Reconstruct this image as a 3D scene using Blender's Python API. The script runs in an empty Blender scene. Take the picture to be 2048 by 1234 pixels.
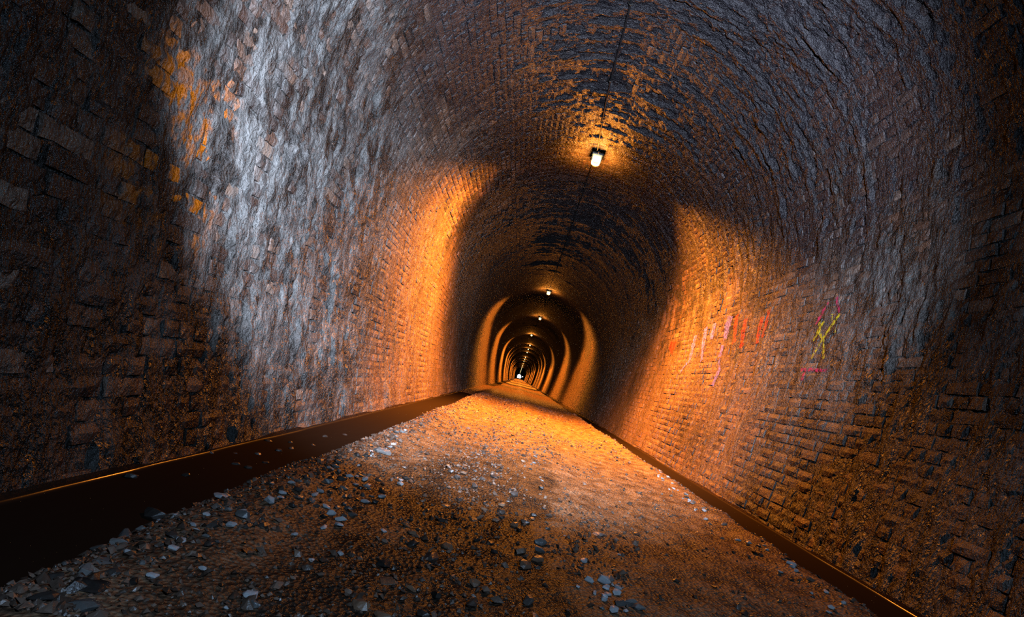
import bpy, bmesh, math, random
import numpy as np
from mathutils import Matrix, Vector

random.seed(7)
RNG = np.random.default_rng(11)
C = bpy.context.scene.collection
SC = bpy.context.scene

# ------------------------------------------------------------------ camera
F = 1050.0                                   # focal length in pixels of the 2048 px frame
VX, VY, ROLL = 1037.0, 755.0, math.radians(13.3)
EYE = np.array([-0.42, 0.0, 0.75])
d = np.array([(VX - 1024) / F, -(VY - 617) / F, -1.0]); d /= np.linalg.norm(d)
up = np.array([math.sin(ROLL), math.cos(ROLL), 0.0])
up[2] = -(up[0] * d[0] + up[1] * d[1]) / d[2]
up /= np.linalg.norm(up)
rt = np.cross(d, up)
W2C = np.stack([rt, d, up], axis=1)          # world (right, along, up) -> camera axes
camd = bpy.data.cameras.new('camera')
camd.sensor_width = 36.0
camd.lens = F / 2048 * 36.0
camd.clip_start, camd.clip_end = 0.05, 2000
cam = bpy.data.objects.new('camera', camd)
C.objects.link(cam)
M = Matrix(W2C.T.tolist()).to_4x4()
M.translation = Vector(EYE)
cam.matrix_world = M
SC.camera = cam

# ------------------------------------------------------------------ world, torch, exposure
world = bpy.data.worlds.new('world')
SC.world = world
world.use_nodes = True
bg = world.node_tree.nodes['Background']
bg.inputs[0].default_value = (0.80, 0.90, 1.0, 1)
bg.inputs[1].default_value = 3.0

TORCH_POWER, TORCH_COL = 5400.0, (0.64, 0.76, 1.0)
LAMP_DOWN, LAMP_GLOW, LAMP_UP, LAMP_COL = 13500.0, 60.0, 420.0, (1.0, 0.29, 0.025)

tl = bpy.data.lights.new('torch_beam', 'SPOT')
tl.energy, tl.color = TORCH_POWER, TORCH_COL
tl.spot_size, tl.spot_blend = math.radians(72), 0.45
tl.shadow_soft_size = 0.04
torch = bpy.data.objects.new('torch_beam', tl)
C.objects.link(torch)
torch.location = (0.15, -0.55, 1.45)
aim = Vector((-0.68, 6.0, 2.75)) - Vector(torch.location)
torch.rotation_euler = aim.to_track_quat('-Z', 'Y').to_euler()

hl = bpy.data.lights.new('cool_fill', 'POINT')  # added cool fill light for glints on near walls and stones
hl.energy, hl.color, hl.shadow_soft_size = 190.0, (0.42, 0.66, 1.0), 0.05
fill_obj = bpy.data.objects.new('cool_fill', hl)
C.objects.link(fill_obj)
fill_obj.location = (0.60, -0.9, 2.2)

vs = SC.view_settings
SC.display_settings.display_device = 'sRGB'
vs.view_transform, vs.look = 'Standard', 'None'
vs.exposure, vs.gamma, vs.use_curve_mapping = 0.0, 1.0, False
cy = SC.cycles
cy.use_denoising = False
cy.max_bounces, cy.diffuse_bounces, cy.glossy_bounces = 4, 0, 0
cy.transmission_bounces, cy.transparent_max_bounces = 4, 6
cy.sample_clamp_direct = 2.0
cy.sample_clamp_indirect = 2.0
cy.caustics_reflective = cy.caustics_refractive = False

# ------------------------------------------------------------------ helpers
def tag(o, label=None, cat=None, group=None, kind=None):
    for k, v in (('label', label), ('category', cat), ('group', group), ('kind', kind)):
        if v:
            o[k] = v
    return o

def project(P):
    q = (np.asarray(P, float) - EYE) @ W2C.T
    z = -q[..., 2]
    return 1024 + F * q[..., 0] / z, 617 - F * q[..., 1] / z, z

def ray(px, py):
    v = np.array([(px - 1024) / F, -(py - 617) / F, -1.0]) @ W2C
    return v / np.linalg.norm(v)

def at_z(px, py, z):
    v = ray(px, py)
    return EYE + v * ((z - EYE[2]) / v[2])

def _hash(ix, iy, seed):
    h = (ix.astype(np.int64) * 374761393 + iy.astype(np.int64) * 668265263 + seed * 1442695041) & 0x7fffffff
    h = ((h ^ (h >> 13)) * 1274126177) & 0x7fffffff
    h = ((h ^ (h >> 16)) * 374761393) & 0x7fffffff
    return ((h >> 5) & 0xffff) / 65535.0

def vnoise(x, y, seed=0):
    x, y = np.asarray(x, float), np.asarray(y, float)
    ix, iy = np.floor(x), np.floor(y)
    fx, fy = x - ix, y - iy
    fx, fy = fx * fx * (3 - 2 * fx), fy * fy * (3 - 2 * fy)
    a, b = _hash(ix, iy, seed), _hash(ix + 1, iy, seed)
    c, e = _hash(ix, iy + 1, seed), _hash(ix + 1, iy + 1, seed)
    return (a * (1 - fx) + b * fx) * (1 - fy) + (c * (1 - fx) + e * fx) * fy

def fbm(x, y, seed=0, octv=4):
    t, a, n = 0, 1.0, 0
    for k in range(octv):
        t = t + a * vnoise(x * 2 ** k, y * 2 ** k, seed + 17 * k)
        n += a
        a *= 0.5
    return t / n

def sstep(a, b, x):
    t = np.clip((x - a) / (b - a), 0, 1)
    return t * t * (3 - 2 * t)

def mesh_obj(name, verts, faces, mat, parent=None, smooth=False, attr=None):
    me = bpy.data.meshes.new(name)
    verts = np.asarray(verts, np.float32)
    if isinstance(faces, np.ndarray):
        n, k = faces.shape
        me.vertices.add(len(verts)); me.vertices.foreach_set('co', verts.ravel())
        me.loops.add(n * k); me.loops.foreach_set('vertex_index', faces.astype(np.int32).ravel())
        me.polygons.add(n); me.polygons.foreach_set('loop_start', np.arange(0, n * k, k, dtype=np.int32))
        me.update(calc_edges=True)
    else:
        me.from_pydata(verts.tolist(), [], faces)
        me.update()
    me.polygons.foreach_set('use_smooth', np.full(len(me.polygons), smooth, dtype=bool))
    if attr is not None:
        a = me.attributes.new('tint', 'FLOAT', 'POINT')
        a.data.foreach_set('value', np.asarray(attr, np.float32))
    me.materials.append(mat)
    o = bpy.data.objects.new(name, me)
    C.objects.link(o)
    if parent is not None:
        o.parent = parent
    return o

def bm_obj(name, bm, mat, parent=None, smooth=False):
    me = bpy.data.meshes.new(name)
    bm.to_mesh(me); bm.free()
    me.polygons.foreach_set('use_smooth', np.full(len(me.polygons), smooth, dtype=bool))
    me.materials.append(mat)
    o = bpy.data.objects.new(name, me)
    C.objects.link(o)
    if parent is not None:
        o.parent = parent
    return o

def grid_faces(nu, nv):
    i = np.arange(nu - 1)[:, None] * nv + np.arange(nv - 1)[None, :]
    i = i.ravel()
    return np.stack([i, i + nv, i + nv + 1, i + 1], axis=1)

def tube(path, r, n=8):
    P = np.asarray(path, float)
    T = np.gradient(P, axis=0)
    T /= np.linalg.norm(T, axis=1)[:, None]
    ref = np.array([0, 0, 1.0])
    A = np.cross(T, ref); A /= np.maximum(np.linalg.norm(A, axis=1)[:, None], 1e-6)
    B = np.cross(A, T)
    ang = np.linspace(0, 2 * math.pi, n, endpoint=False)
    V = (P[:, None] + r * (A[:, None] * np.cos(ang)[None, :, None] + B[:, None] * np.sin(ang)[None, :, None])).reshape(-1, 3)
    f = []
    m = len(P)
    for i in range(m - 1):
        for j in range(n):
            f.append((i * n + j, i * n + (j + 1) % n, (i + 1) * n + (j + 1) % n, (i + 1) * n + j))
    f.append(tuple(range(n))[::-1]); f.append(tuple((m - 1) * n + j for j in range(n)))
    return V, f

# ------------------------------------------------------------------ materials
class NT:
    def __init__(s, name):
        s.m = bpy.data.materials.new(name)
        s.m.use_nodes = True
        s.t = s.m.node_tree
        s.b = s.t.nodes['Principled BSDF']
        s.out = s.t.nodes['Material Output']
    def n(s, typ, **kw):
        x = s.t.nodes.new(typ)
        for k, v in kw.items():
            setattr(x, k, v)
        return x
    def l(s, a, b):
        s.t.links.new(a, b)
    def val(s, x, sock):
        if isinstance(x, (int, float)):
            sock.default_value = x
        elif isinstance(x, tuple):
            sock.default_value = x if len(x) == 4 or sock.type == 'VECTOR' else (*x, 1)
        else:
            s.l(x, sock)
    def math(s, op, a, b=0.0, c=0.0, clamp=False):
        x = s.n('ShaderNodeMath', operation=op, use_clamp=clamp)
        for i, v in enumerate((a, b, c)):
            s.val(v, x.inputs[i])
        return x.outputs[0]
    def mix(s, fac, a, b):
        x = s.n('ShaderNodeMix', data_type='RGBA')
        s.val(fac, x.inputs[0]); s.val(a, x.inputs[6]); s.val(b, x.inputs[7])
        return x.outputs[2]
    def mul(s, a, b):
        x = s.n('ShaderNodeMix', data_type='RGBA', blend_type='MULTIPLY')
        x.inputs[0].default_value = 1.0
        s.val(a, x.inputs[6]); s.val(b, x.inputs[7])
        return x.outputs[2]
    def smooth(s, x, a, b):
        r = s.n('ShaderNodeMapRange', interpolation_type='SMOOTHSTEP')
        s.val(x, r.inputs[0]); r.inputs[1].default_value = a; r.inputs[2].default_value = b
        return r.outputs[0]
    def lin(s, x, a, b, c, e):
        r = s.n('ShaderNodeMapRange')
        s.val(x, r.inputs[0])
        for i, v in enumerate((a, b, c, e)):
            r.inputs[i + 1].default_value = v
        return r.outputs[0]
    def pos(s):
        return s.n('ShaderNodeNewGeometry').outputs['Position']
    def scaled(s, v, sc, off=(0, 0, 0)):
        x = s.n('ShaderNodeMapping')
        s.l(v, x.inputs[0]); x.inputs[1].default_value = off; x.inputs[3].default_value = sc
        return x.outputs[0]
    def noise(s, v, scale=1.0, detail=4, rough=0.55, dist=0.0):
        x = s.n('ShaderNodeTexNoise')
        s.l(v, x.inputs['Vector'])
        x.inputs['Scale'].default_value = scale; x.inputs['Detail'].default_value = detail
        x.inputs['Roughness'].default_value = rough; x.inputs['Distortion'].default_value = dist
        return x.outputs['Fac']
    def vor(s, v, scale=1.0, feature='F1'):
        x = s.n('ShaderNodeTexVoronoi', feature=feature)
        s.l(v, x.inputs['Vector']); x.inputs['Scale'].default_value = scale
        return x
    def ramp(s, x, stops):
        r = s.n('ShaderNodeValToRGB')
        s.val(x, r.inputs[0])
        e = r.color_ramp.elements
        while len(e) < len(stops):
            e.new(0.5)
        for i, (p, c) in enumerate(stops):
            e[i].position = p; e[i].color = (*c, 1)
        return r.outputs[0]
    def bump(s, h, strength, dist, normal=None):
        x = s.n('ShaderNodeBump')
        s.val(h, x.inputs['Height']); s.val(strength, x.inputs['Strength']); x.inputs['Distance'].default_value = dist
        if normal is not None:
            s.l(normal, x.inputs['Normal'])
        return x.outputs[0]

def simple(name, col, rough=0.5, metal=0.0, spec=0.5):
    t = NT(name)
    t.b.inputs['Base Color'].default_value = (*col, 1)
    n = t.noise(t.scaled(t.pos(), (40, 40, 40)), 1, 3)
    t.l(t.lin(n, 0.3, 0.7, max(rough - 0.12, 0.05), min(rough + 0.12, 1)), t.b.inputs['Roughness'])
    t.b.inputs['Metallic'].default_value = metal
    t.b.inputs['Specular IOR Level'].default_value = spec
    return t.m

def lining_material(name, mode):
    """mode: 'crust' (the mortar and lime skin), 'attr' (joined bricks with a tint attribute), 'object' (single bricks)"""
    t = NT(name)
    p = t.pos()
    xyz = t.n('ShaderNodeSeparateXYZ'); t.l(p, xyz.inputs[0])
    X, Y, Z = xyz.outputs
    big = t.noise(t.scaled(p, (0.55, 0.40, 0.55), (3.1, 0.7, 1.3)), 1, 4, 0.6)
    streak = t.noise(t.scaled(p, (3.0, 11.0, 3.0)), 1, 6, 0.62, 0.35)
    streak2 = t.noise(t.scaled(p, (11, 28.0, 11), (4, 2, 9)), 1, 5, 0.65)
    blot = t.noise(t.scaled(p, (2.2, 3.0, 2.2), (8, 5, 2)), 1, 6, 0.65)
    grain = t.noise(t.scaled(p, (95, 130, 95)), 1, 3, 0.6)
    lumps = t.vor(t.scaled(p, (34, 60, 34)), 1.0).outputs['Distance']
    # soot on the crown, ragged lower edge; drawn down on the right as painted shade
    zz = t.math('ADD', Z, t.lin(blot, 0.3, 0.7, -0.75, 0.75))
    zz = t.math('ADD', zz, t.lin(big, 0.3, 0.7, -0.6, 0.6))
    zz = t.math('ADD', zz, t.lin(X, -0.5, 1.6, 0.0, 1.1))
    soot_shade = t.smooth(zz, 3.1, 4.5)
    # rings of damp and grime along the tunnel
    yv = t.n('ShaderNodeCombineXYZ'); t.l(Y, yv.inputs[1])
    ring = t.noise(t.scaled(yv.outputs[0], (1, 0.42, 1), (0, 7.3, 0)), 1, 4, 0.7)
    ring = t.smooth(ring, 0.40, 0.66)
    # lime: grey white flows on both walls from about three to six metres in
    lime_zone = t.math('MULTIPLY', t.smooth(Y, 1.6, 2.7), t.lin(Y, 4.0, 8.5, 1.0, 0.22, ))
    lime = t.smooth(t.math('ADD', t.math('MULTIPLY', streak, 0.6), t.math('MULTIPLY', blot, 0.55)), 0.50, 0.68)
    lime = t.math('MULTIPLY', lime, t.math('MULTIPLY', lime_zone, t.math('MULTIPLY', t.lin(X, -1.2, 1.0, 1.0, 0.55), t.smooth(t.math('ADD', Z, t.lin(X, -1.5, 1.5, -1.2, 0.3)), 3.3, 2.4))), clamp=True)
    if mode == 'crust':
        base = t.ramp(streak2, [(0.25, (0.006, 0.005, 0.004)), (0.5, (0.024, 0.017, 0.013)), (0.72, (0.075, 0.052, 0.038))])
    else:
        if mode == 'attr':
            r = t.n('ShaderNodeAttribute', attribute_name='tint').outputs['Fac']
        else:
            r = t.n('ShaderNodeObjectInfo').outputs['Random']
        base = t.ramp(r, [(0.0, (0.020, 0.012, 0.009)), (0.3, (0.060, 0.030, 0.020)), (0.6, (0.110, 0.055, 0.034)), (0.85, (0.165, 0.095, 0.062)), (1.0, (0.24, 0.16, 0.115))])
        dirt = t.smooth(streak2, 0.42, 0.66)
        base = t.mix(t.math('MULTIPLY', dirt, 0.55), base, (0.018, 0.013, 0.011))
    clean_lit = t.math('MULTIPLY', t.math('MULTIPLY', t.smooth(Y, 4.6, 6.6), t.math('ADD', t.smooth(Y, 18.0, 14.5), t.smooth(Y, 20.5, 24.0), clamp=True)), t.smooth(zz, 3.9, 3.0))  # clean tan brick; further in, walls lightened to brighten the far lamp rings
    base = t.mix(t.math('MULTIPLY', clean_lit, t.lin(streak, 0.35, 0.65, 0.25, 0.75)), base, (0.30, 0.185, 0.125))
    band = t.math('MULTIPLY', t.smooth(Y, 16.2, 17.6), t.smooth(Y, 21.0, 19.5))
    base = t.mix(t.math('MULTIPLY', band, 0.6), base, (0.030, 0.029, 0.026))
    base = t.mix(t.math('MULTIPLY', ring, 0.55), base, (0.018, 0.015, 0.013))
    base = t.mix(t.math('MULTIPLY', lime, 0.80 if mode == 'crust' else 0.55), base, (0.235, 0.225, 0.205))
    black = t.smooth(t.math('ADD', t.math('MULTIPLY', streak, 0.7), t.math('MULTIPLY', big, 0.5)), 0.58, 0.74)
    base = t.mix(t.math('MULTIPLY', black, 0.7), base, (0.008, 0.007, 0.007))
    base = t.mix(t.math('MULTIPLY', soot_shade, 0.80), base, (0.014, 0.011, 0.014))
    # ochre staining near the camera on the left, orange lamplight put into its colour
    och_lit = t.math('MULTIPLY', t.smooth(Y, 2.75, 2.5), t.smooth(Y, 1.8, 2.2))
    och_lit = t.math('MULTIPLY', och_lit, t.smooth(X, -1.2, -1.8))
    och_lit = t.math('MULTIPLY', och_lit, t.math('MULTIPLY', t.smooth(Z, 0.80, 1.1), t.smooth(Z, 2.05, 1.75)))
    if mode == 'crust':
        och_lit = t.math('MULTIPLY', och_lit, t.math('MULTIPLY', t.smooth(blot, 0.50, 0.60), t.smooth(streak2, 0.58, 0.42)))
    else:
        och_lit = t.math('MULTIPLY', och_lit, t.math('MULTIPLY', t.smooth(r, 0.38, 0.50), t.smooth(streak2, 0.60, 0.46)))
    base = t.mix(och_lit, base, (0.50, 0.125, 0.004))
    t.l(base, t.b.inputs['Base Color'])
    rg = t.math('ADD', t.lin(streak2, 0.3, 0.7, 0.16, 0.42), t.lin(grain, 0.3, 0.7, -0.06, 0.10))
    rg = t.math('ADD', rg, t.lin(Y, 7.0, 22.0, 0.0, 0.42), clamp=True)
    t.l(rg, t.b.inputs['Roughness'])
    t.l(t.lin(Y, 8.0, 24.0, 0.75, 0.12), t.b.inputs['Specular IOR Level'])
    h = t.math('ADD', t.math('MULTIPLY', streak, 0.9), t.math('MULTIPLY', streak2, 0.55))
    nrm = t.bump(h, 0.9, 0.030 if mode == 'crust' else 0.018)
    nrm = t.bump(lumps, 0.9, 0.014 if mode == 'crust' else 0.006, nrm)
    nrm = t.bump(grain, 1.0, 0.012 if mode == 'crust' else 0.009, nrm)
    t.l(nrm, t.b.inputs['Normal'])
    return t.m

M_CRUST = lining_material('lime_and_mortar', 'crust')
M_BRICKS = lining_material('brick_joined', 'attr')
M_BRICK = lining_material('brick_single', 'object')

def floor_material():
    t = NT('wet_gravel_road')
    p = t.pos()
    xyz = t.n('ShaderNodeSeparateXYZ'); t.l(p, xyz.inputs[0])
    X, Y, Z = xyz.outputs
    big = t.noise(t.scaled(p, (1.3, 0.7, 1), (2, 5, 0)), 1, 5, 0.6)
    mid = t.noise(t.scaled(p, (9, 7, 9)), 1, 5, 0.6)
    fine = t.noise(t.scaled(p, (110, 110, 110)), 1, 4, 0.65)
    peb = t.vor(t.scaled(p, (70, 70, 70)), 1.0)
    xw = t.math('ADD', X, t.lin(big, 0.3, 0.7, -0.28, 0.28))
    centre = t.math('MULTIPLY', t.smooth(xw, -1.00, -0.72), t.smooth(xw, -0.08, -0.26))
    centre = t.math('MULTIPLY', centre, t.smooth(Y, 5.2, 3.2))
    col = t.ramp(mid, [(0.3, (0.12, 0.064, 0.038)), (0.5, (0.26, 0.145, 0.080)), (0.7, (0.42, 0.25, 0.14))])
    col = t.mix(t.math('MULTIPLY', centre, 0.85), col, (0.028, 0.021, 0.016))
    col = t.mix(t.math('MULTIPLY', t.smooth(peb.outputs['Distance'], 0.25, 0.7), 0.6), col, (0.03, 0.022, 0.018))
    t.l(col, t.b.inputs['Base Color'])
    rg = t.lin(mid, 0.3, 0.7, 0.24, 0.52)
    rg = t.math('SUBTRACT', rg, t.math('MULTIPLY', centre, 0.12))
    t.l(rg, t.b.inputs['Roughness'])
    t.b.inputs['Specular IOR Level'].default_value = 0.5
    nrm = t.bump(mid, 0.7, 0.03)
    nrm = t.bump(peb.outputs['Distance'], 0.7, 0.010, nrm)
    nrm = t.bump(fine, 0.6, 0.006, nrm)
    t.l(nrm, t.b.inputs['Normal'])
    return t.m
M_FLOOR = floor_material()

def stone_material(name, lo, hi, use_attr=False):
    t = NT(name)
    p = t.pos()
    r = t.n('ShaderNodeAttribute', attribute_name='tint').outputs['Fac'] if use_attr else t.n('ShaderNodeObjectInfo').outputs['Random']
    n = t.noise(t.scaled(p, (60, 60, 60)), 1, 5, 0.6)
    f = t.math('ADD', t.math('MULTIPLY', r, 0.7), t.math('MULTIPLY', n, 0.4), clamp=True)
    t.l(t.ramp(f, [(0.15, lo), (0.95, hi)]), t.b.inputs['Base Color'])
    t.l(t.lin(n, 0.3, 0.7, 0.22, 0.45), t.b.inputs['Roughness'])
    t.l(t.bump(n, 0.4, 0.006), t.b.inputs['Normal'])
    return t.m
M_STONE_DARK = stone_material('dark_wet_stone', (0.020, 0.017, 0.015), (0.085, 0.068, 0.058))
M_STONE_GREY = stone_material('grey_stone', (0.09, 0.085, 0.08), (0.22, 0.205, 0.19))
M_STONE_PALE = stone_material('pale_stone', (0.34, 0.34, 0.34), (0.56, 0.56, 0.56))
M_STONE_TAN = stone_material('tan_stone', (0.12, 0.07, 0.045), (0.24, 0.145, 0.09))
M_GRAVEL = stone_material('gravel', (0.045, 0.028, 0.020), (0.25, 0.165, 0.12), True)

def water_material():
    t = NT('dark_channel_water')
    p = t.pos()
    n = t.noise(t.scaled(p, (5, 1.6, 5)), 1, 3, 0.5)
    t.b.inputs['Base Color'].default_value = (0.045, 0.030, 0.020, 1)
    xyz = t.n('ShaderNodeSeparateXYZ'); t.l(p, xyz.inputs[0])
    t.l(t.lin(xyz.outputs[2], 0.004, 0.010, 0.28, 0.07), t.b.inputs['Roughness'])   # calm film against the bricks, ripples in the stream
    t.b.inputs['IOR'].default_value = 1.33
    t.b.inputs['Transmission Weight'].default_value = 0.55
    t.l(t.bump(n, 0.25, 0.02), t.b.inputs['Normal'])
    return t.m
M_WATER = water_material()

def emit(name, col, strength):
    t = NT(name)
    t.b.inputs['Base Color'].default_value = (*col, 1)
    t.b.inputs['Emission Color'].default_value = (*col, 1)
    t.b.inputs['Emission Strength'].default_value = strength
    t.m.cycles.emission_sampling = 'NONE'
    return t.m
M_LENS = emit('lit_lamp_glass', (1.0, 0.78, 0.36), 24.0)
M_WHITE = emit('lit_white_glass', (0.95, 0.97, 1.0), 30.0)
M_METAL = simple('dark_painted_metal', (0.05, 0.045, 0.04), 0.45, 0.6)
M_CABLE = simple('black_cable_sheath', (0.012, 0.011, 0.012), 0.55)

def paint(name, col, cover=0.92):
    t = NT(name)
    p = t.pos()
    n = t.noise(t.scaled(p, (30, 45, 30)), 1, 5, 0.65)
    t.b.inputs['Base Color'].default_value = (*col, 1)
    t.b.inputs['Roughness'].default_value = 0.5
    t.l(t.math('MULTIPLY', t.smooth(n, 0.40, 0.60), cover), t.b.inputs['Alpha'])
    return t.m

# ------------------------------------------------------------------ tunnel profile
R0, ZC, FOOT_IN, Z_BOT = 2.25, 2.55, 0.30, -0.22
zl = np.linspace(Z_BOT, ZC, 600)
xl = R0 - FOOT_IN * ((ZC - zl) / ZC) ** 2
an = np.linspace(0, math.pi, 1600)[1:-1]
PX = np.concatenate([-xl, -R0 * np.cos(an), xl[::-1]])
PZ = np.concatenate([zl, ZC + R0 * np.sin(an), zl[::-1]])
PS = np.concatenate([[0], np.cumsum(np.hypot(np.diff(PX), np.diff(PZ)))])
S_TOT = PS[-1]
S_WALL = PS[599]                              # springing of the arch
tx, tz = np.gradient(PX, PS), np.gradient(PZ, PS)
NX_, NZ_ = tz, -tx                            # inward normal

def prof(s):
    x, z = np.interp(s, PS, PX), np.interp(s, PS, PZ)
    nx, nz = np.interp(s, PS, NX_), np.interp(s, PS, NZ_)
    k = np.hypot(nx, nz)
    return x, z, nx / k, nz / k

def inside(P):
    x, z = P[0], P[2]
    if z < ZC:
        return abs(x) < R0 - FOOT_IN * ((ZC - z) / ZC) ** 2
    return x * x + (z - ZC) ** 2 < R0 * R0

def at_lining(px, py):
    v = ray(px, py)
    t = 0.3
    while inside(EYE + v * t) and t < 200:
        t += 0.05
    a, b = t - 0.05, t
    for _ in range(25):
        m = (a + b) / 2
        if inside(EYE + v * m):
            a = m
        else:
            b = m
    P = EYE + v * a
    i = int(np.argmin((PX - P[0]) ** 2 + (PZ - P[2]) ** 2))
    return PS[i], P[1]

# thickness of the mortar and lime skin over the brick faces (0 = brick face)
def cover_mask(s, y):
    n = fbm(s * 1.1, y * 1.0, 3, 4)
    fl = fbm(s * 0.7, y * 4.5, 13, 4)                 # long runs down the lining
    h = s / S_WALL                                    # 0..1 left wall
    g = (S_TOT - s) / S_WALL                          # 0..1 right wall
    wl, wr = sstep(1.15, 0.9, h), sstep(1.15, 0.9, g)
    wc = np.clip(1 - wl - wr, 0, 1)
    left = 0.42 + 0.45 * sstep(2.4, 2.9, y) * sstep(6.0, 4.6, y) * sstep(0.05, 0.35, h) - 0.22 * sstep(6.0, 8.5, y)
    right = 0.48 - 0.30 * sstep(3.9, 5.2, y)
    haunch = sstep(0.95, 1.2, h) * sstep(2.1, 1.7, h) * sstep(3.2, 4.4, y)
    top = 0.82 - 0.62 * haunch - 0.40 * sstep(8.0, 11.0, y)
    return np.clip(wl * left + wr * right + wc * top + 1.5 * (n - 0.5) + 0.9 * (fl - 0.5), 0, 1)

def skin(s, y):
    m = cover_mask(s, y)
    st = fbm(y * 12.0 + 1.2 * fbm(s * 2.5, y * 2, 77, 3), s * 3.2, 5, 4) - 0.5
    st2 = fbm(y * 36.0, s * 13.0, 9, 3) - 0.5
    lump = fbm(y * 22.0, s * 20.0, 31, 3) - 0.5
    low = fbm(y * 2.4, s * 1.5, 41, 3) - 0.5
    near = sstep(20, 8, y) * 0.8 + 0.2
    return -0.007 + m * 0.020 + near * (m * (0.085 * st + 0.024 * st2 + 0.030 * lump) + 0.008 * st + 0.006 * lump) + 0.05 * low * m

def heave(s, y):                              # slow unevenness and the steps between lengths of lining
    y = np.asarray(y, float)
    e = sstep(0.1, 0.7, np.minimum(s, S_TOT - s))
    steps = vnoise(np.floor(y / 3.1 + 0.02 * np.sin(s * 3)) + 0.5, y * 0 + 0.5, 97) - 0.5
    return e * (0.05 * (fbm(y * 0.55, s * 0.5, 91, 3) - 0.5) + 0.05 * steps * sstep(9, 11, y))

def lining_point(s, y, off):
    x, z, nx, nz = prof(s)
    o = off + heave(s, y)
    return np.stack([x + nx * o, np.asarray(y, float) + 0 * x, z + nz * o], axis=-1)

ya = [np.arange(-12, 0.8, 0.4), np.arange(0.8, 6.0, 0.013), np.arange(6.0, 11, 0.026), np.arange(11, 24, 0.075),
      np.arange(24, 80, 0.4), np.arange(80, 640.1, 2.5)]
YG = np.concatenate(ya)

def lining_grid(name, s0, s1):
    sg = np.linspace(s0, s1, int((s1 - s0) / 0.024) + 1)
    Yg, Sg = np.meshgrid(YG, sg, indexing='ij')
    V = lining_point(Sg.ravel(), Yg.ravel(), skin(Sg.ravel(), Yg.ravel()))
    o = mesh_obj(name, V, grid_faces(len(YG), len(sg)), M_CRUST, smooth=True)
    return tag(o, kind='structure')

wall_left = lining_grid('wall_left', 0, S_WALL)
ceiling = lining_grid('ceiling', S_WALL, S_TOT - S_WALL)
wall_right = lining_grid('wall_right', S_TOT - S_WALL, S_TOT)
# unseen cap added behind the camera to keep sky light out
k = np.arange(0, len(PX), 20)
capv = [(PX[i], -11.9, PZ[i]) for i in k]
tag(mesh_obj('rear_cap', capv, [tuple(range(len(capv)))], M_CRUST), kind='structure')

# ------------------------------------------------------------------ bricks
COURSE, BH = 0.088, 0.080
def brick_shape(length, seed, nx=4, ny=2):
    """outer face +z; x along the tunnel, y up the lining; chipped, uneven face"""
    r = np.random.default_rng(seed)
    gx = np.linspace(-0.5, 0.5, nx + 1) * length
    gy = np.linspace(-0.5, 0.5, ny + 1) * BH
    V, idx = [], {}
    for i, x in enumerate(gx):
        for j, y in enumerate(gy):
            edge = i in (0, nx) or j in (0, ny)
            idx[i, j] = len(V)
            V.append((x * (0.965 if i in (0, nx) else 1) + r.normal(0, 0.0022), y * (0.93 if j in (0, ny) else 1) + r.normal(0, 0.0020),
                      (-0.004 if edge else 0.003) + r.normal(0, 0.0022)))
    ringi = [(i, 0) for i in range(nx)] + [(nx, j) for j in range(ny)] + [(i, ny) for i in range(nx, 0, -1)] + [(0, j) for j in range(ny, 0, -1)]
    back = []
    for (i, j) in ringi:
        back.append(len(V)); V.append((gx[i], gy[j], -0.035))
    Fq = [(idx[i, j], idx[i + 1, j], idx[i + 1, j + 1], idx[i, j + 1]) for i in range(nx) for j in range(ny)]
    n = len(ringi)
    for a in range(n):
        b = (a + 1) % n
        Fq.append((idx[ringi[b]], idx[ringi[a]], back[a], back[b]))
    return np.array(V), np.array(Fq)

LEN_S, LEN_H = 0.220, 0.106
NVAR = 10
VAR = {('s', i): brick_shape(LEN_S, 100 + i) for i in range(NVAR)}
VAR.update({('h', i): brick_shape(LEN_H, 200 + i) for i in range(NVAR)})
FAR = {'s': brick_shape(LEN_S, 300, 1, 1), 'h': brick_shape(LEN_H, 301, 1, 1)}
BRICK_MESH = {}
for key, (V, Fq) in VAR.items():
    me = bpy.data.meshes.new('brick')
    me.from_pydata(V.tolist(), [], Fq.tolist()); me.update()
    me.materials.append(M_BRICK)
    BRICK_MESH[key] = me

cs, cyy, ct, cl, cr = [], [], [], [], []
n_course = int(S_TOT / COURSE)
for kc in range(n_course):
    s = (kc + 0.5) * COURSE
    hd = kc % 2 == 1
    y, yy, tt = 0.9 + random.uniform(-0.1, 0.1), [], []
    while y < 22.0:
        t = 'h' if random.random() < (0.80 if hd else 0.30) else 's'
        L = (LEN_H if t == 'h' else LEN_S) + 0.008
        yy.append(y + L / 2); tt.append(t)
        y += L
    yy = np.array(yy)
    cyy.append(yy)
    cs.append(s + 0.012 * (fbm(yy * 0.8, yy * 0 + kc * 0.05, 55, 2) - 0.5) + RNG.normal(0, 0.0012, len(yy)))
    ct += tt
cs, cyy = np.concatenate(cs), np.concatenate(cyy)
ct = np.array(ct)
off = RNG.normal(0, 0.0035, len(cs)) + 0.002
spall = RNG.random(len(cs)) < 0.06
off[spall] -= RNG.uniform(0.008, 0.022, spall.sum())
tw = RNG.normal(0, 0.022, (len(cs), 3)); tw[:, 0] *= 0.6
bx, bz, bnx, bnz = prof(cs)
centre = lining_point(cs, cyy, off)
Nn = np.stack([bnx, 0 * bnx, bnz], axis=1)
Ty = np.tile([0.0, 1.0, 0.0], (len(cs), 1))
Nn = Nn + tw[:, 0:1] * Ty
Nn /= np.linalg.norm(Nn, axis=1)[:, None]
Up = np.cross(Nn, Ty)                          # up the lining
Up /= np.linalg.norm(Up, axis=1)[:, None]
Tx = np.cross(Up, Nn)
Tx = Tx + tw[:, 1:2] * 0.6 * Up
Tx /= np.linalg.norm(Tx, axis=1)[:, None]
Up = np.cross(Nn, Tx)
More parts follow.
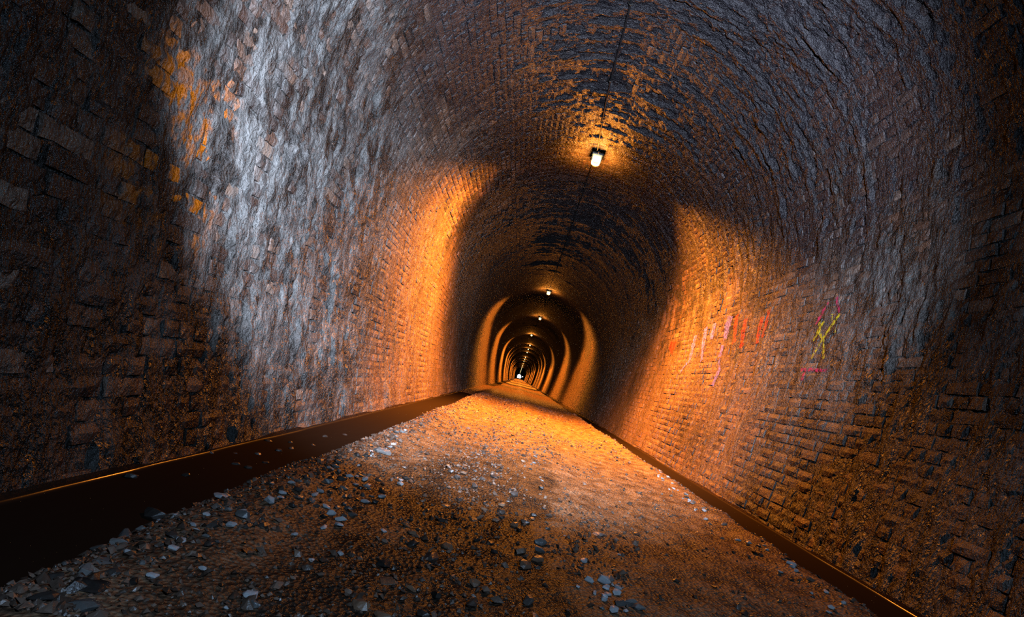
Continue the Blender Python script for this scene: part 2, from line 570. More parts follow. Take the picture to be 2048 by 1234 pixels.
buried = np.mean([skin(cs + a * BH * 0.3, cyy + b * 0.05) for a in (-1, 0, 1) for b in (-1, 0, 1)], axis=0) > off + 0.004
half = np.where(ct == 's', LEN_S, LEN_H) / 2
corner = [project(centre + Tx * (a * half)[:, None] + Up * (b * BH / 2)) for a, b in ((-1, -1), (1, -1), (1, 1), (-1, 1))]
ax_ = np.array([c[0] for c in corner]); ay_ = np.array([c[1] for c in corner]); az_ = np.array([c[2] for c in corner]).min(axis=0)
area = 0.5 * np.abs(sum(ax_[i] * ay_[(i + 1) % 4] - ax_[(i + 1) % 4] * ay_[i] for i in range(4)))
mx, my = ax_.mean(axis=0), ay_.mean(axis=0)
vis = (az_ > 0.2) & (mx > 2) & (mx < 2046) & (my > 2) & (my < 1232) & ~buried & (bz > -0.02)
area = np.where(vis, area, 0)
gone = RNG.random(len(cs)) < 0.012
tint = RNG.random(len(cs))

for piece, lo, hi in ((wall_left, 0, S_WALL), (ceiling, S_WALL, S_TOT - S_WALL), (wall_right, S_TOT - S_WALL, S_TOT + 1)):
    sel = np.where((cs >= lo) & (cs < hi) & ~gone)[0]
    order = sel[np.argsort(-area[sel])]
    single = [i for i in order[:300] if area[i] > 0]
    for i in single:
        b = bpy.data.objects.new('brick', BRICK_MESH[(ct[i], int(RNG.integers(NVAR)))])
        m = Matrix(np.stack([Tx[i], Up[i], Nn[i]], axis=1).tolist()).to_4x4()
        m.translation = Vector(centre[i])
        b.parent = piece
        b.matrix_world = m
        C.objects.link(b)
    rest = np.setdiff1d(sel, single)
    deep = buried[rest] & (skin(cs[rest], cyy[rest]) > off[rest] + 0.02)
    rest = rest[~deep]
    VV, FF, TT, base = [], [], [], 0
    near = cyy[rest] < 9.5
    for typ in 'sh':
        for v in range(NVAR + 1):
            if v < NVAR:
                g = rest[(ct[rest] == typ) & near & (rest % NVAR == v)]
                V, Fq = VAR[(typ, v)]
            else:
                g = rest[(ct[rest] == typ) & ~near]
                V, Fq = FAR[typ]
            if not len(g):
                continue
            P = centre[g][:, None] + V[None, :, 0:1] * Tx[g][:, None] + V[None, :, 1:2] * Up[g][:, None] + V[None, :, 2:3] * Nn[g][:, None]
            VV.append(P.reshape(-1, 3))
            FF.append((Fq[None] + (base + np.arange(len(g)) * len(V))[:, None, None]).reshape(-1, 4))
            TT.append(np.repeat(tint[g], len(V)))
            base += len(g) * len(V)
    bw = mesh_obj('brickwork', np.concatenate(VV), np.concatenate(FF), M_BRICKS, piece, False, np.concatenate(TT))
    bw['kind'] = 'stuff'

# ------------------------------------------------------------------ floor, water
def road(x, y):
    x, y = np.asarray(x, float), np.asarray(y, float)
    w = 0.10 * (fbm(y * 0.8, y * 0 + 2.5, 61, 3) - 0.5)
    l = sstep(-1.66 + w, -1.28 + w, x)
    r = 1 - sstep(1.24 + w * 0.5, 1.52 + w * 0.5, x)
    z = -0.10 + 0.20 * l * r
    z = z + 0.030 * np.exp(-((x + 0.12) / 0.30) ** 2) + 0.015 * l * r
    z = z + 0.028 * (np.exp(-((x + 1.18 - w) / 0.16) ** 2) + np.exp(-((x - 1.20) / 0.12) ** 2))
    near = sstep(40, 14, y)
    z = z + near * (0.030 * (fbm(x * 4, y * 3, 71, 3) - 0.5) + 0.016 * (fbm(x * 17, y * 14, 73, 3) - 0.5))
    # debris fan against the left wall where the channel fades out
    z = z + 0.13 * sstep(12.5, 16, y) * sstep(34, 26, y) * (1 - l)
    return z

fx = np.linspace(-2.02, 2.02, 190)
fy = np.concatenate([np.arange(-11.9, 0.9, 0.4), np.arange(0.9, 9, 0.022), np.arange(9, 22, 0.08), np.arange(22, 90, 0.5), np.arange(90, 720, 6.0)])
GY, GX = np.meshgrid(fy, fx, indexing='ij')
Vf = np.stack([GX.ravel(), GY.ravel(), road(GX.ravel(), GY.ravel())], axis=1)
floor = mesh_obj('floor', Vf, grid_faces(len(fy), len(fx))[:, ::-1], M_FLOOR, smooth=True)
tag(floor, kind='structure')

def foot_x(z):
    return R0 - FOOT_IN * ((ZC - z) / ZC) ** 2

def water(side, inner, label):
    """water surface with the meniscus curling up where it meets the bricks"""
    yw = np.concatenate([np.arange(-2, 0.8, 0.4), np.arange(0.8, 12, 0.03), np.arange(12, 60, 0.4), np.arange(60, 300, 4.0)])
    edge = foot_x(0.0) - (0.014 if side < 0 else 0.004)
    men = 0.024
    u = np.array([0, 0.25, 0.5, 0.75, 1.0])
    a = np.linspace(0, math.pi / 2, 6)
    xs = np.concatenate([inner + (edge - men - 0.02 - inner) * u, edge - men + men * np.sin(a) - 0.02])
    zs = np.concatenate([0 * u, men * (1 - np.cos(a))])
    Y2, X2 = np.meshgrid(yw, xs, indexing='ij')
    Z2 = np.tile(zs, (len(yw), 1))
    wob = 0.010 * (fbm(Y2 * 3.0, Y2 * 0 + 3 * side, 19, 3) - 0.5)
    sc = 0.55 + 0.75 * sstep(0.35, 0.65, fbm(yw * 1.6, yw * 0 + 5 * side, 23, 3))[:, None]
    Z2 = Z2 * sc + 0.004 * (fbm(Y2 * 2.0, X2 * 5.0, 29, 3) - 0.5)
    X2 = (X2 + wob * (X2 > edge - 0.06)) * side
    V = np.stack([X2.ravel(), Y2.ravel(), Z2.ravel()], axis=1)
    f = grid_faces(len(yw), len(xs))
    if side > 0:
        f = f[:, ::-1]
    o = mesh_obj('channel_water', V, f, M_WATER, smooth=True)
    return tag(o, label, 'water', kind='stuff')

water(-1, 1.2, 'still dark brown water in the wide drain along the left brick wall')
water(1, 1.3, 'dark water in the narrow drain along the foot of the right brick wall')

# ------------------------------------------------------------------ lamps and cable
def rounded_box(sx, sy, sz, bevel, seg=3):
    bm = bmesh.new()
    bmesh.ops.create_cube(bm, size=1.0)
    bmesh.ops.scale(bm, vec=(sx, sy, sz), verts=bm.verts)
    bmesh.ops.bevel(bm, geom=list(bm.edges), offset=bevel, segments=seg, affect='EDGES', profile=0.5)
    return bm

def make_lamp():
    root = bpy.data.objects.new('bulkhead_lamp', None)
    C.objects.link(root)
    bm = rounded_box(0.20, 0.28, 0.045, 0.012, 2)
    bmesh.ops.translate(bm, vec=(0, 0, 0.0), verts=bm.verts)
    bm_obj('housing', bm, M_METAL, root)
    bm = rounded_box(0.150, 0.215, 0.125, 0.045, 4)
    bmesh.ops.translate(bm, vec=(0, 0, -0.078), verts=bm.verts)
    bm_obj('lens', bm, M_LENS, root, True)
    for y in (-0.075, 0.075):
        a = np.linspace(0, math.pi, 12)
        V, f = tube([(0.088 * math.cos(t), y, -0.022 - 0.128 * math.sin(t)) for t in a], 0.004, 6)
        mesh_obj('guard_bar', V, f, M_METAL, root, True)
    V, f = tube([(0, -0.13, 0.0), (0, -0.16, 0.0), (0, -0.19, 0.01)], 0.013, 8)
    mesh_obj('cable_gland', V, f, M_METAL, root, True)
    return root

def copy_tree(o):
    c = o.copy(); C.objects.link(c)
    for ch in o.children:
        k = ch.copy(); C.objects.link(k); k.parent = c
    return c

lamp_xy = []
for px, py in ((1192, 323), (1097, 587), (1080, 638), (1063, 671), (1060, 691)):
    P = at_z(px, py, 4.66)
    lamp_xy.append((float(np.clip(P[0], -0.25, 0.25)), float(P[1])))
last = lamp_xy[-1][1]
print('lamps', lamp_xy)
for y in (70, 79, 98, 110, 123, 146, 163):
    lamp_xy.append((0.0, y + 0.0))
y = 163
while y < 470:
    y += 14
    lamp_xy.append((0.0, y))
ORD = ['first and largest glowing', 'second', 'third', 'fourth', 'fifth', 'sixth', 'seventh', 'eighth', 'ninth', 'tenth', 'eleventh', 'twelfth']
def lamp_light():
    """a strong downward lobe, narrowed along the tunnel to keep the near walls dark, and a weak glow all round"""
    L = bpy.data.lights.new('lamp_light', 'POINT')
    SPLIT = 3.0                                    # part of the power sits in the node strength
    L.energy, L.color, L.shadow_soft_size = LAMP_DOWN / SPLIT, LAMP_COL, 0.05
    L.use_nodes = True
    nt = L.node_tree
    em = nt.nodes['Emission']
    g = nt.nodes.new('ShaderNodeNewGeometry')
    sp = nt.nodes.new('ShaderNodeSeparateXYZ')
    nt.links.new(g.outputs['Incoming'], sp.inputs[0])
    def m(op, a, b=0.0):
        n = nt.nodes.new('ShaderNodeMath'); n.operation = op
        for i, v in enumerate((a, b)):
            if isinstance(v, float):
                n.inputs[i].default_value = v
            else:
                nt.links.new(v, n.inputs[i])
        return n.outputs[0]
    down = m('MAXIMUM', m('MULTIPLY', sp.outputs[2], -1.0), 0.0)
    yy = m('MULTIPLY', sp.outputs[1], 1.55)
    ln = m('SQRT', m('ADD', m('ADD', m('MULTIPLY', m('MULTIPLY', sp.outputs[0], sp.outputs[0]), 0.40), m('MULTIPLY', yy, yy)), m('MULTIPLY', down, down)))
    c = m('DIVIDE', down, ln)
    r = nt.nodes.new('ShaderNodeMapRange'); r.interpolation_type = 'SMOOTHSTEP'
    nt.links.new(c, r.inputs[0]); r.inputs[1].default_value = 0.31; r.inputs[2].default_value = 1.0
    u = nt.nodes.new('ShaderNodeMapRange'); u.interpolation_type = 'SMOOTHSTEP'     # upward lobe added for a halo on the crown
    nt.links.new(sp.outputs[2], u.inputs[0]); u.inputs[1].default_value = 0.12; u.inputs[2].default_value = 0.75
    up_halo = m('MULTIPLY', u.outputs[0], LAMP_UP / LAMP_DOWN)
    nt.links.new(m('MULTIPLY', m('ADD', m('ADD', r.outputs[0], up_halo), LAMP_GLOW / LAMP_DOWN), SPLIT), em.inputs['Strength'])
    return L
LAMP_LIGHT = lamp_light()
proto = make_lamp()
for i, (x, y) in enumerate(lamp_xy):
    o = proto if i == 0 else copy_tree(proto)
    zc = ZC + math.sqrt(R0 ** 2 - x ** 2)
    z = zc - 0.05
    o.location = (x, y, z)
    o.rotation_euler = (0, -math.asin(x / R0) * -1, 0)
    if i < 12:
        tag(o, ORD[i] + ' orange lamp from the camera along the tunnel crown', 'lamp', 'lamps along the tunnel crown')
    else:
        tag(o, 'tiny orange lamp in the merging string of dots above the far exit', 'lamp', 'far lamps above the exit')
    if y > 210:
        continue                                   # too far off for its light to show; its lit glass does
    lo = bpy.data.objects.new('lamp_light', LAMP_LIGHT)
    C.objects.link(lo)
    lo.location = (x, y, z - 0.21)

pts = []
for px, py in ((1266, -60), (1262, 5), (1243, 80), (1222, 155), (1205, 240), (1196, 296)):
    s, yy = at_lining(px, py)
    pts.append((float(s), float(yy)))
pts = [(pts[0][0], -4.0), (pts[0][0], 2.0)] + pts
for (x, y) in lamp_xy:
    if y > 9:
        pts.append((float(np.interp(x, PX[600:2198], PS[600:2198])), y - 0.16))
pp = []
for a, b in zip(pts[:-1], pts[1:]):
    n = max(2, int((b[1] - a[1]) / 0.35)) if b[1] < 60 else 3
    for t in np.linspace(0, 1, n, endpoint=False):
        pp.append((a[0] + (b[0] - a[0]) * t, a[1] + (b[1] - a[1]) * t))
pp = np.array(pp)
P = lining_point(pp[:, 0], pp[:, 1], np.full(len(pp), 0.035) + 0.012 * np.sin(pp[:, 1] * 2.1))
cable = bpy.data.objects.new('cable', None); C.objects.link(cable)
tag(cable, 'black cable fixed along the tunnel crown from lamp to lamp', 'cable')
V, f = tube(P, 0.011, 6)
mesh_obj('sheath', V, f, M_CABLE, cable, True)
clip_bm = bmesh.new()
V, f = tube([(-0.03, 0, 0.018), (-0.018, 0, -0.004), (-0.008, 0, -0.014), (0.008, 0, -0.014), (0.018, 0, -0.004), (0.03, 0, 0.018)], 0.006, 6)
clip_me = None
for y in np.arange(5.0, 22, 1.3):
    i = int(np.argmin(np.abs(P[:, 1] - y)))
    if clip_me is None:
        o = mesh_obj('clip', V, f, M_METAL, cable, True); clip_me = o.data
    else:
        o = bpy.data.objects.new('clip', clip_me); C.objects.link(o); o.parent = cable
    o.location = P[i]

# two small white lights low down near the exit
def marker(px, py, Y, label):
    v = ray(px, py); Q = EYE + v * (Y / v[1])
    r = bpy.data.objects.new('light_stand', None); C.objects.link(r)
    zg = float(road(Q[0], Y))
    r.location = (Q[0], Y, zg)
    tag(r, label, 'light')
    h = Q[2] - zg
    V, f = tube([(0, 0, 0), (0, 0, h * 0.5), (0, 0, h - 0.1)], 0.02, 8); mesh_obj('post', V, f, M_METAL, r, True)
    bm = rounded_box(0.3, 0.3, 0.03, 0.008, 1); bmesh.ops.translate(bm, vec=(0, 0, 0.012), verts=bm.verts); bm_obj('foot_plate', bm, M_METAL, r)
    bm = bmesh.new(); bmesh.ops.create_icosphere(bm, subdivisions=2, radius=0.12); bmesh.ops.translate(bm, vec=(0, 0, h), verts=bm.verts)
    bm_obj('lamp_head', bm, M_WHITE, r, True)
marker(1045, 753.5, 120, 'larger white light standing low to the right of the bright exit')
marker(1041.5, 755, 150, 'smaller white light between the bright exit and the larger white light')

# ------------------------------------------------------------------ graffiti on the right wall
def graffiti(name, label, cat, strokes, mat):
    root = bpy.data.objects.new(name, None); C.objects.link(root)
    for pts_, wpx in strokes:
        samp = []
        for (a, b) in zip(pts_[:-1], pts_[1:]):
            n = max(3, int(math.dist(a, b) / 1.2))
            for t in np.linspace(0, 1, n, endpoint=False):
                samp.append((a[0] + (b[0] - a[0]) * t, a[1] + (b[1] - a[1]) * t))
        samp.append(pts_[-1])
        sy = np.array([at_lining(*q) for q in samp])
        q = np.array(samp)
        T = np.gradient(sy, axis=0); T /= np.maximum(np.linalg.norm(T, axis=1)[:, None], 1e-6)
        Nrm = np.stack([-T[:, 1], T[:, 0]], axis=1)
        A_, B_ = (project(lining_point(e[:, 0], e[:, 1], np.zeros(len(e)))) for e in (sy - Nrm * 0.01, sy + Nrm * 0.01))
        w = (wpx * (1.5 if mat in (PB, PR) else 1.15) * 0.02 / np.maximum(np.hypot(A_[0] - B_[0], A_[1] - B_[1]), 0.5))[:, None]
        w = w * (0.7 + 0.6 * vnoise(np.arange(len(sy)) * 0.35, np.zeros(len(sy)), 5))[:, None]
        cols = []
        for u in (-1, -0.33, 0.33, 1):
            e = sy + Nrm * w * u * 0.5
            offs = np.maximum(skin(e[:, 0], e[:, 1]), 0.006) + 0.008
            cols.append(lining_point(e[:, 0], e[:, 1], offs))
        V = np.stack(cols, axis=1).reshape(-1, 3)
        mesh_obj('stroke', V, grid_faces(len(sy), 4), mat, root)
    return tag(root, label, cat, 'spray paint on the right wall')


PY_, PM, PB, PR = paint('yellow_paint', (0.55, 0.48, 0.02)), paint('magenta_paint', (0.50, 0.01, 0.10)), paint('blue_paint', (0.15, 0.15, 0.85), 0.8), paint('red_paint', (0.50, 0.025, 0.012), 0.7)
graffiti('spray_paint', 'yellow spray painted scrawl with forked legs on the right wall', 'graffiti',
         [([(1683, 629), (1671, 645), (1650, 677)], 4), ([(1650, 677), (1651, 692), (1651, 719)], 4), ([(1648, 680), (1637, 698), (1625, 719)], 3),
          ([(1651, 642), (1642, 658), (1629, 682)], 4), ([(1642, 645), (1643, 668), (1649, 680)], 5), ([(1667, 629), (1668, 643)], 3), ([(1674, 655), (1674, 668)], 3)], PY_)
graffiti('spray_paint', 'slanting magenta spray stroke above left of the yellow scrawl', 'graffiti', [([(1661, 606), (1650, 622), (1634, 650)], 4)], PM)
graffiti('spray_paint', 'short magenta spray stroke at the top right of the yellow scrawl', 'graffiti', [([(1677, 594), (1677, 605), (1682, 625)], 5)], PM)
graffiti('spray_paint', 'level magenta spray bar with a short tail below the yellow scrawl', 'graffiti', [([(1604, 740), (1632, 741), (1658, 743)], 6), ([(1611, 745), (1606, 761)], 4)], PM)
graffiti('spray_paint', 'blurred blue violet spray streaks on the orange lit right wall', 'graffiti',
         [([(1394, 671), (1388, 694), (1382, 720), (1362, 745)], 4), ([(1431, 647), (1424, 679)], 5), ([(1414, 655), (1408, 690), (1405, 722)], 6), ([(1462, 632), (1456, 652), (1451, 680)], 7),
          ([(1440, 718), (1440, 739), (1426, 772)], 4), ([(1447, 690), (1441, 714)], 4)], PB)
graffiti('spray_paint', 'red spray streaks between the blue streaks and the yellow scrawl', 'graffiti',
         [([(1475, 630), (1472, 655), (1470, 687)], 6), ([(1493, 638), (1488, 664), (1484, 696)], 6), ([(1527, 634), (1521, 655), (1515, 688)], 5), ([(1540, 620), (1534, 650), (1527, 676)], 5)], PR)
graffiti('spray_paint', 'small faint red spray patch left of the blue streaks', 'graffiti', [([(1349, 682), (1346, 694), (1342, 704)], 9)], PR)

# ------------------------------------------------------------------ stones and gravel
def stone_mesh(seed, mat, flat=0.5, npt=24):
    r = np.random.default_rng(seed)
    p = r.normal(size=(npt, 3)); p /= np.linalg.norm(p, axis=1)[:, None]
    p *= r.uniform(0.75, 1.0, (npt, 1))
    p *= np.array([1.0, r.uniform(0.55, 0.85), flat * r.uniform(0.7, 1.2)]) * 0.5
    bm = bmesh.new()
    for q in p:
        bm.verts.new(q)
    ret = bmesh.ops.convex_hull(bm, input=list(bm.verts))
    for v in [v for v in bm.verts if not v.link_faces]:
        bm.verts.remove(v)
    bmesh.ops.bevel(bm, geom=list(bm.edges), offset=0.02, segments=1, affect='EDGES', clamp_overlap=True)
    me = bpy.data.meshes.new('stone')
    bm.to_mesh(me); bm.free()
    me.materials.append(mat)
    return me
SM = {n: [stone_mesh(1000 + 37 * j + i, m, fl) for i in range(9)] for j, (n, m, fl) in enumerate((
    ('dark', M_STONE_DARK, 0.5), ('grey', M_STONE_GREY, 0.5), ('pale', M_STONE_PALE, 0.45), ('tan', M_STONE_TAN, 0.4)))}

def ground(x, y):
    return float(road(x, y))

def on_road(px, py):
    z = 0.1
    for _ in range(6):
        P = at_z(px, py, z)
        z = 0.5 * z + 0.5 * max(ground(P[0], P[1]), 0.0)
    return P

placed = []
LOOSE, MARKS = [], []
def stone(x, y, size, col, label, group=None, sink=0.15, tilt=0.25, rz=None, flat=1.0):
    me = random.choice(SM[col])
    o = bpy.data.objects.new('stone', me)
    C.objects.link(o)
    hz = max(v.co.z for v in me.vertices) * size * flat
    o.location = (x, y, max(ground(x, y), -0.006) + hz * (1 - 2 * sink))
    o.scale = (size, size, size * flat)
    o.rotation_euler = (random.uniform(-tilt, tilt), random.uniform(-tilt, tilt), random.uniform(0, 6.28) if rz is None else rz)
    tag(o, label, 'stone', group)
    placed.append((x, y, size))
    return o

SHORT = {
    'rounded pale stone with one orange lit side at the left waterline': 'rounded waterline stone',
    'upright blocky white stone on the left gravel bank': 'blocky white bank stone',
    'brown pointed stone leaning at the left waterline': 'brown pointed stone',
    'pale angular stone at the edge of the left smooth lane': 'pale angular edge stone',
    'broad pale stone on the bank where the water bends': 'broad pale bank stone',
    'glittering grey stone in the dark left gravel': 'glittering grey stone',
    'lone white pebble on the dark smooth lane at lower left': 'lone lower left pebble',
    'lone flat white stone in the middle of the left lane': 'lone flat lane stone',
    'bright oval white pebble low on the left lane': 'bright oval pebble',
    'narrow white stone at the bottom left of the road': 'narrow white bottom stone',
    'large dark slab stone in the lower left gravel': 'large dark slab',
    'flat pale stone at the foot of the left stone heap': 'flat pale heap stone',
    'pale stone on the far end of the left bank': 'far pale bank stone',
    'flat stone breaking the left water surface near the bank': 'flat water stone',
    'pale grey cornered stone topping the row in the centre ridge': 'cornered ridge stone',
    'long tan stone at the lower end of the centre ridge row': 'long tan ridge stone',
    'flat grey slab sunk in the right lane': 'sunk grey slab',
    'tan slab in the middle of the dark centre strip': 'tan strip slab',
    'broad dull slab in the dark lower centre': 'broad dull slab',
    'long grey stone near the dark patch on the far left lane': 'long grey far stone',
    'pale flat stone heading the lower right row of stones': 'pale right row stone',
    'angular grey stone at the bottom of the right lane': 'angular bottom stone',
    'pale stone sticking out of the right drain': 'pale drain stone',
    'small upright stone on the rim of the right drain': 'upright rim stone',
}
NOTABLE = [  # px, py, width px, colour, label
    (438, 996, 27, 'pale', 'rounded pale stone with one orange lit side at the left waterline'),
    (361, 1079, 18, 'pale', 'upright blocky white stone on the left gravel bank'),
    (346, 1097, 19, 'pale', 'chipped white stone just below the blocky white one'),
    (316, 1051, 18, 'tan', 'brown pointed stone leaning at the left waterline'),
    (312, 1023, 44, 'dark', 'long dark stone lying half under water by the left bank'),
    (320, 1036, 14, 'pale', 'small white stone above the brown pointed stone'),
    (386, 1048, 14, 'pale', 'small flat white stone right of the brown pointed stone'),
    (461, 1047, 20, 'pale', 'pale angular stone at the edge of the left smooth lane'),
    (486, 1019, 12, 'pale', 'small white stone above the pale angular edge stone'),
    (455, 1017, 16, 'grey', 'flat grey stone right of the rounded waterline stone'),
    (537, 1000, 25, 'pale', 'broad pale stone on the bank where the water bends'),
    (560, 993, 14, 'pale', 'small pale stone touching the broad pale bank stone'),
    (256, 1105, 17, 'pale', 'slanted pale stone low on the left bank'),
    (234, 1088, 28, 'grey', 'glittering grey stone in the dark left gravel'),
    (404, 1135, 15, 'pale', 'lone white pebble on the dark smooth lane at lower left'),
    (590, 1066, 14, 'pale', 'lone flat white stone in the middle of the left lane'),
    (622, 1117, 12, 'pale', 'small round white pebble left of its brighter twin'),
    (680, 1106, 15, 'pale', 'bright oval white pebble low on the left lane'),
    (501, 1190, 27, 'pale', 'narrow white stone at the bottom left of the road'),
    (508, 1208, 22, 'grey', 'grey stone just below the narrow white stone'),
    (452, 1213, 10, 'pale', 'tiny white pebble left of the narrow white stone'),
    (178, 1168, 62, 'dark', 'large dark slab stone in the lower left gravel'),
    (85, 1200, 40, 'dark', 'large dark stone in the bottom left corner'),
    (163, 1215, 44, 'grey', 'wedge shaped grey stone on the bottom left edge'),
    (205, 1124, 30, 'grey', 'blue grey flat stone above the large dark slab'),
    (660, 1025, 22, 'pale', 'pale stone at the right edge of the left stone heap'),
    (680, 1038, 24, 'pale', 'flat pale stone at the foot of the left stone heap'),
    (660, 935, 16, 'pale', 'pale stone on the far end of the left bank'),
    (421, 900, 13, 'grey', 'upright grey stone standing against the left wall at the waterline'),
    (470, 901, 9, 'grey', 'small stone breaking the left water surface'),
    (515, 903, 14, 'grey', 'flat stone breaking the left water surface near the bank'),
    (263, 948, 26, 'dark', 'dark wet stone in the left water near the wall'),
    (537, 877, 16, 'dark', 'dark wet stone in the left water at the far bend'),
    (1079, 1083, 28, 'grey', 'pale grey cornered stone topping the row in the centre ridge'),
    (1078, 1098, 22, 'grey', 'flat grey stone second in the centre ridge row'),
    (1075, 1118, 28, 'tan', 'long tan stone at the lower end of the centre ridge row'),
    (1048, 1130, 30, 'tan', 'flat tan stone left of the centre ridge row'),
    (1195, 1067, 34, 'grey', 'flat grey slab sunk in the right lane'),
    (811, 1048, 22, 'tan', 'flat tan stone on the left edge of the dark centre strip'),
    (890, 1008, 24, 'tan', 'tan slab in the middle of the dark centre strip'),
    (883, 1038, 18, 'dark', 'round dark stone in the middle of the dark centre strip'),
    (767, 1060, 14, 'pale', 'white pebble on the left lane near the centre strip'),
    (776, 1159, 40, 'tan', 'broad dull slab in the dark lower centre'),
    (765, 903, 34, 'grey', 'long grey stone near the dark patch on the far left lane'),
    (1205, 1160, 30, 'pale', 'pale flat stone heading the lower right row of stones'),
    (1212, 1172, 12, 'pale', 'small white stone under the pale flat right row stone'),
    (1155, 1172, 10, 'pale', 'white pebble alone left of the lower right stone row'),
    (1128, 1068, 8, 'pale', 'white pebble left of the sunk grey slab'),
    (1238, 1107, 8, 'pale', 'white pebble alone on the right lane'),
    (1245, 1210, 34, 'grey', 'angular grey stone at the bottom of the right lane'),
    (1275, 1215, 26, 'grey', 'grey stone beside the angular one at the bottom right lane'),
    (1583, 1127, 20, 'pale', 'pale stone sticking out of the right drain'),
    (1448, 1046, 14, 'grey', 'small upright stone on the rim of the right drain'),
]
for px, py, w, col, label in NOTABLE:
    P = on_road(px, py + 4)
    dist = np.linalg.norm(P - EYE)
    slab = 'slab' in label
    o = stone(P[0], P[1], w * dist / F * 1.12, col, label, sink=0.40 if slab else 0.2, tilt=0.08 if slab else 0.25, rz=random.uniform(-0.5, 0.5), flat=0.6 if slab else 1.0)
    if label in SHORT:
        MARKS.append((o, SHORT[label]))

def zone(n, px0, poly, sizes, cols, label, group):
    """random stones inside an outline on the road, given by image points unprojected to the ground"""
    Q = np.array([on_road(*p)[:2] for p in poly])
    lo, hi = Q.min(0), Q.max(0)
    c = tries = 0
    while c < n and tries < 6000:
        tries += 1
        x = random.uniform(lo[0], hi[0]); y = lo[1] + (hi[1] - lo[1]) * random.random() ** 1.3
        ins = False
        for i in range(len(Q)):
            a, b = Q[i], Q[i - 1]
            if (a[1] > y) != (b[1] > y) and x < (b[0] - a[0]) * (y - a[1]) / (b[1] - a[1]) + a[0]:
                ins = not ins
        if not ins:
            continue
        s = random.uniform(*sizes)
        if any((x - u) ** 2 + (y - v) ** 2 < (0.45 * (s + w)) ** 2 for u, v, w in placed):
            continue
        cname = random.choice(cols)
        LOOSE.append((stone(x, y, s, cname, label, group, sink=0.22), cname, group))
        c += 1

zone(70, 0, [(830, 850), (640, 930), (440, 1010), (215, 1080), (60, 1180), (250, 1200), (420, 1110), (640, 1010), (720, 960)], (0.022, 0.06),
     ['dark', 'dark', 'grey', 'grey', 'pale'], 'small wet stone in the gravel bank along the left drain', 'stones in the left bank')
zone(34, 0, [(640, 1060), (620, 990), (700, 950), (815, 955), (800, 985), (700, 1050)], (0.03, 0.055),
     ['dark', 'pale', 'grey'], 'stone in the loose heap between left bank and centre strip', 'stones in the left heap')
zone(62, 0, [(1300, 925), (1345, 965), (1430, 1035), (1560, 1110), (1720, 1232), (1640, 1232), (1540, 1130), (1400, 1035), (1310, 955)], (0.024, 0.055),
     ['pale', 'pale', 'pale', 'grey', 'dark'], 'small pale or grey stone on the rim of the right drain', 'stones on the right rim')
zone(44, 0, [(880, 940), (1000, 930), (1040, 1000), (1080, 1100), (1060, 1232), (700, 1232), (780, 1080)], (0.03, 0.075),
     ['dark', 'dark', 'tan'], 'dull stone bedded in the dark centre strip of the road', 'stones in the centre strip')
zone(14, 0, [(1040, 910), (1075, 910), (1110, 1020), (1120, 1130), (1065, 1130), (1060, 1020)], (0.03, 0.055),
     ['grey', 'dark', 'tan'], 'stone in the row along the right side of the centre strip', 'stones beside the centre strip')
zone(16, 0, [(1150, 1120), (1200, 1130), (1300, 1232), (1210, 1232)], (0.022, 0.05),
     ['dark', 'grey', 'pale'], 'stone in the ragged row low on the right lane', 'stones low on the right lane')
zone(10, 0, [(560, 880), (720, 845), (700, 870), (480, 940), (330, 960)], (0.04, 0.07),
     ['dark'], 'dark stone breaking the left drain water', 'stones in the left water')

# each loose stone is told apart by its colour, size and where it lies from the nearest landmark stone
ORDW = ['nearest', 'second', 'third', 'fourth', 'fifth', 'sixth', 'seventh', 'eighth', 'ninth', 'tenth', 'eleventh', 'twelfth',
        'thirteenth', 'fourteenth', 'fifteenth', 'sixteenth', 'seventeenth', 'eighteenth', 'nineteenth', 'twentieth', 'twentyfirst', 'twentysecond', 'twentythird', 'twentyfourth', 'twentyfifth']
mp = [(project(np.array(o.location))[:2], sh) for o, sh in MARKS]
fam = {}
for o, cname, group in LOOSE:
    x, y, _ = project(np.array(o.location))
    dd, (q, sh) = min(((math.hypot(q[0] - x, (q[1] - y) * 1.5), (q, sh)) for q, sh in mp), key=lambda t: t[0])
    dx, dy = x - q[0], y - q[1]
    side = ('to the right of' if dx > 0 else 'to the left of') if abs(dx) > abs(dy) * 1.5 else ('below' if dy > 0 else 'above')
    fam.setdefault((cname, side, sh), []).append((dd, o))
for (cname, side, sh), L_ in fam.items():
    for i, (_, o) in enumerate(sorted(L_, key=lambda t: t[0])):
        lead = ORDW[min(i, 24)] + ' ' if len(L_) > 1 else ''
        o['label'] = f'{lead}{cname} stone {side} the {sh}'

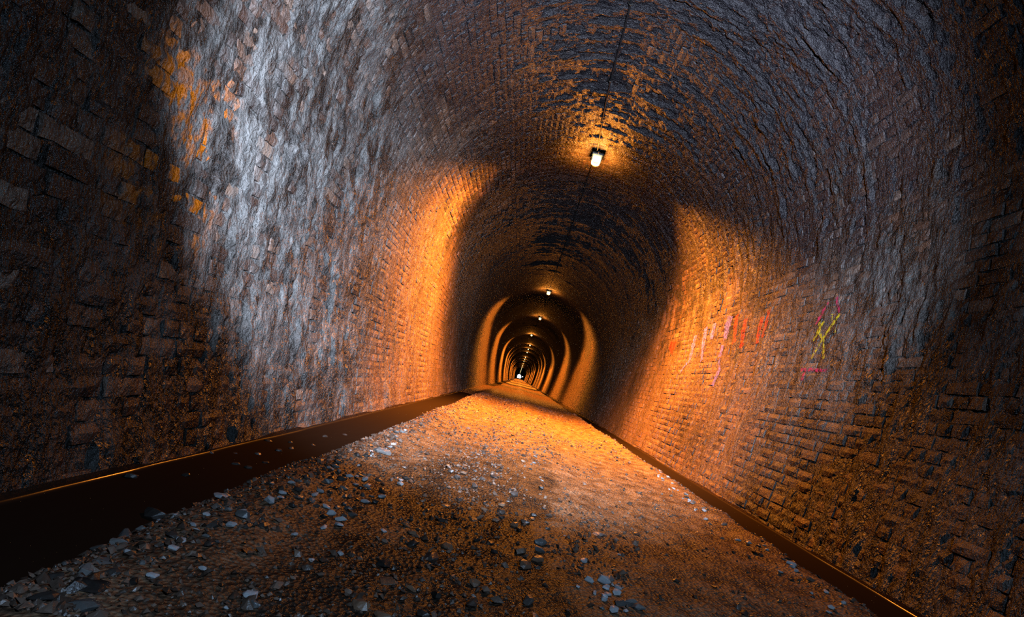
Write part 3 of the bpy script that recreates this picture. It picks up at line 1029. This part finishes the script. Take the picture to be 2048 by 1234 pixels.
# loose gravel nobody could count
NG = 70000
gy = 1.0 + (RNG.random(NG) ** 1.8) * 13.5
gx = RNG.uniform(-1.62, 1.66, NG)
dens = 0.10 + 0.6 * sstep(0.45, 0.62, fbm(gx * 2.2, gy * 1.4, 81, 4))
dens = np.maximum(0.6 * dens, 0.95 * (np.exp(-((gx + 1.25) / 0.2) ** 2) + np.exp(-((gx - 1.34) / 0.10) ** 2) + 0.5 * np.exp(-((gx + 0.55) / 0.25) ** 2)))
keep = RNG.random(NG) < dens
gx, gy = gx[keep], gy[keep]
gs = RNG.lognormal(math.log(0.0085), 0.5, len(gx)).clip(0.004, 0.032) * (1 + 0.05 * gy)
oct_v = np.array([(1, 0, 0), (-1, 0, 0), (0, 1, 0), (0, -1, 0), (0, 0, 0.6), (0, 0, -0.6), (0.6, 0.6, 0.25), (-0.6, -0.6, 0.2)]) * 0.62
hb = bmesh.new()
for q in oct_v:
    hb.verts.new(q)
hb.verts.ensure_lookup_table()
bmesh.ops.convex_hull(hb, input=list(hb.verts))
bmesh.ops.triangulate(hb, faces=list(hb.faces))
hb.verts.index_update()
HV = np.array([v.co[:] for v in hb.verts]); HF = np.array([[v.index for v in fc.verts] for fc in hb.faces]); hb.free()
n = len(gx)
ang = RNG.uniform(0, 6.28, n); ca, sa = np.cos(ang), np.sin(ang)
jit = HV[None] * (1 + RNG.normal(0, 0.18, (n, len(HV), 1)))
lx = jit[..., 0] * gs[:, None]; ly = jit[..., 1] * (gs * RNG.uniform(0.6, 1, n))[:, None]; lz = jit[..., 2] * gs[:, None]
tz_ = RNG.normal(0, 0.3, (n, 2))
lz = lz + lx * tz_[:, 0:1] + ly * tz_[:, 1:2]
zg = road(gx, gy)
V = np.stack([gx[:, None] + lx * ca[:, None] - ly * sa[:, None], gy[:, None] + lx * sa[:, None] + ly * ca[:, None], zg[:, None] + lz + gs[:, None] * 0.12], axis=-1).reshape(-1, 3)
Fg = (HF[None] + (np.arange(n) * len(HV))[:, None, None]).reshape(-1, 3)
tg = np.repeat(RNG.random(n) ** 1.6, len(HV))
g = mesh_obj('gravel', V, Fg, M_GRAVEL, attr=tg)
tag(g, 'loose wet gravel strewn over the whole tunnel road', 'gravel', kind='stuff')
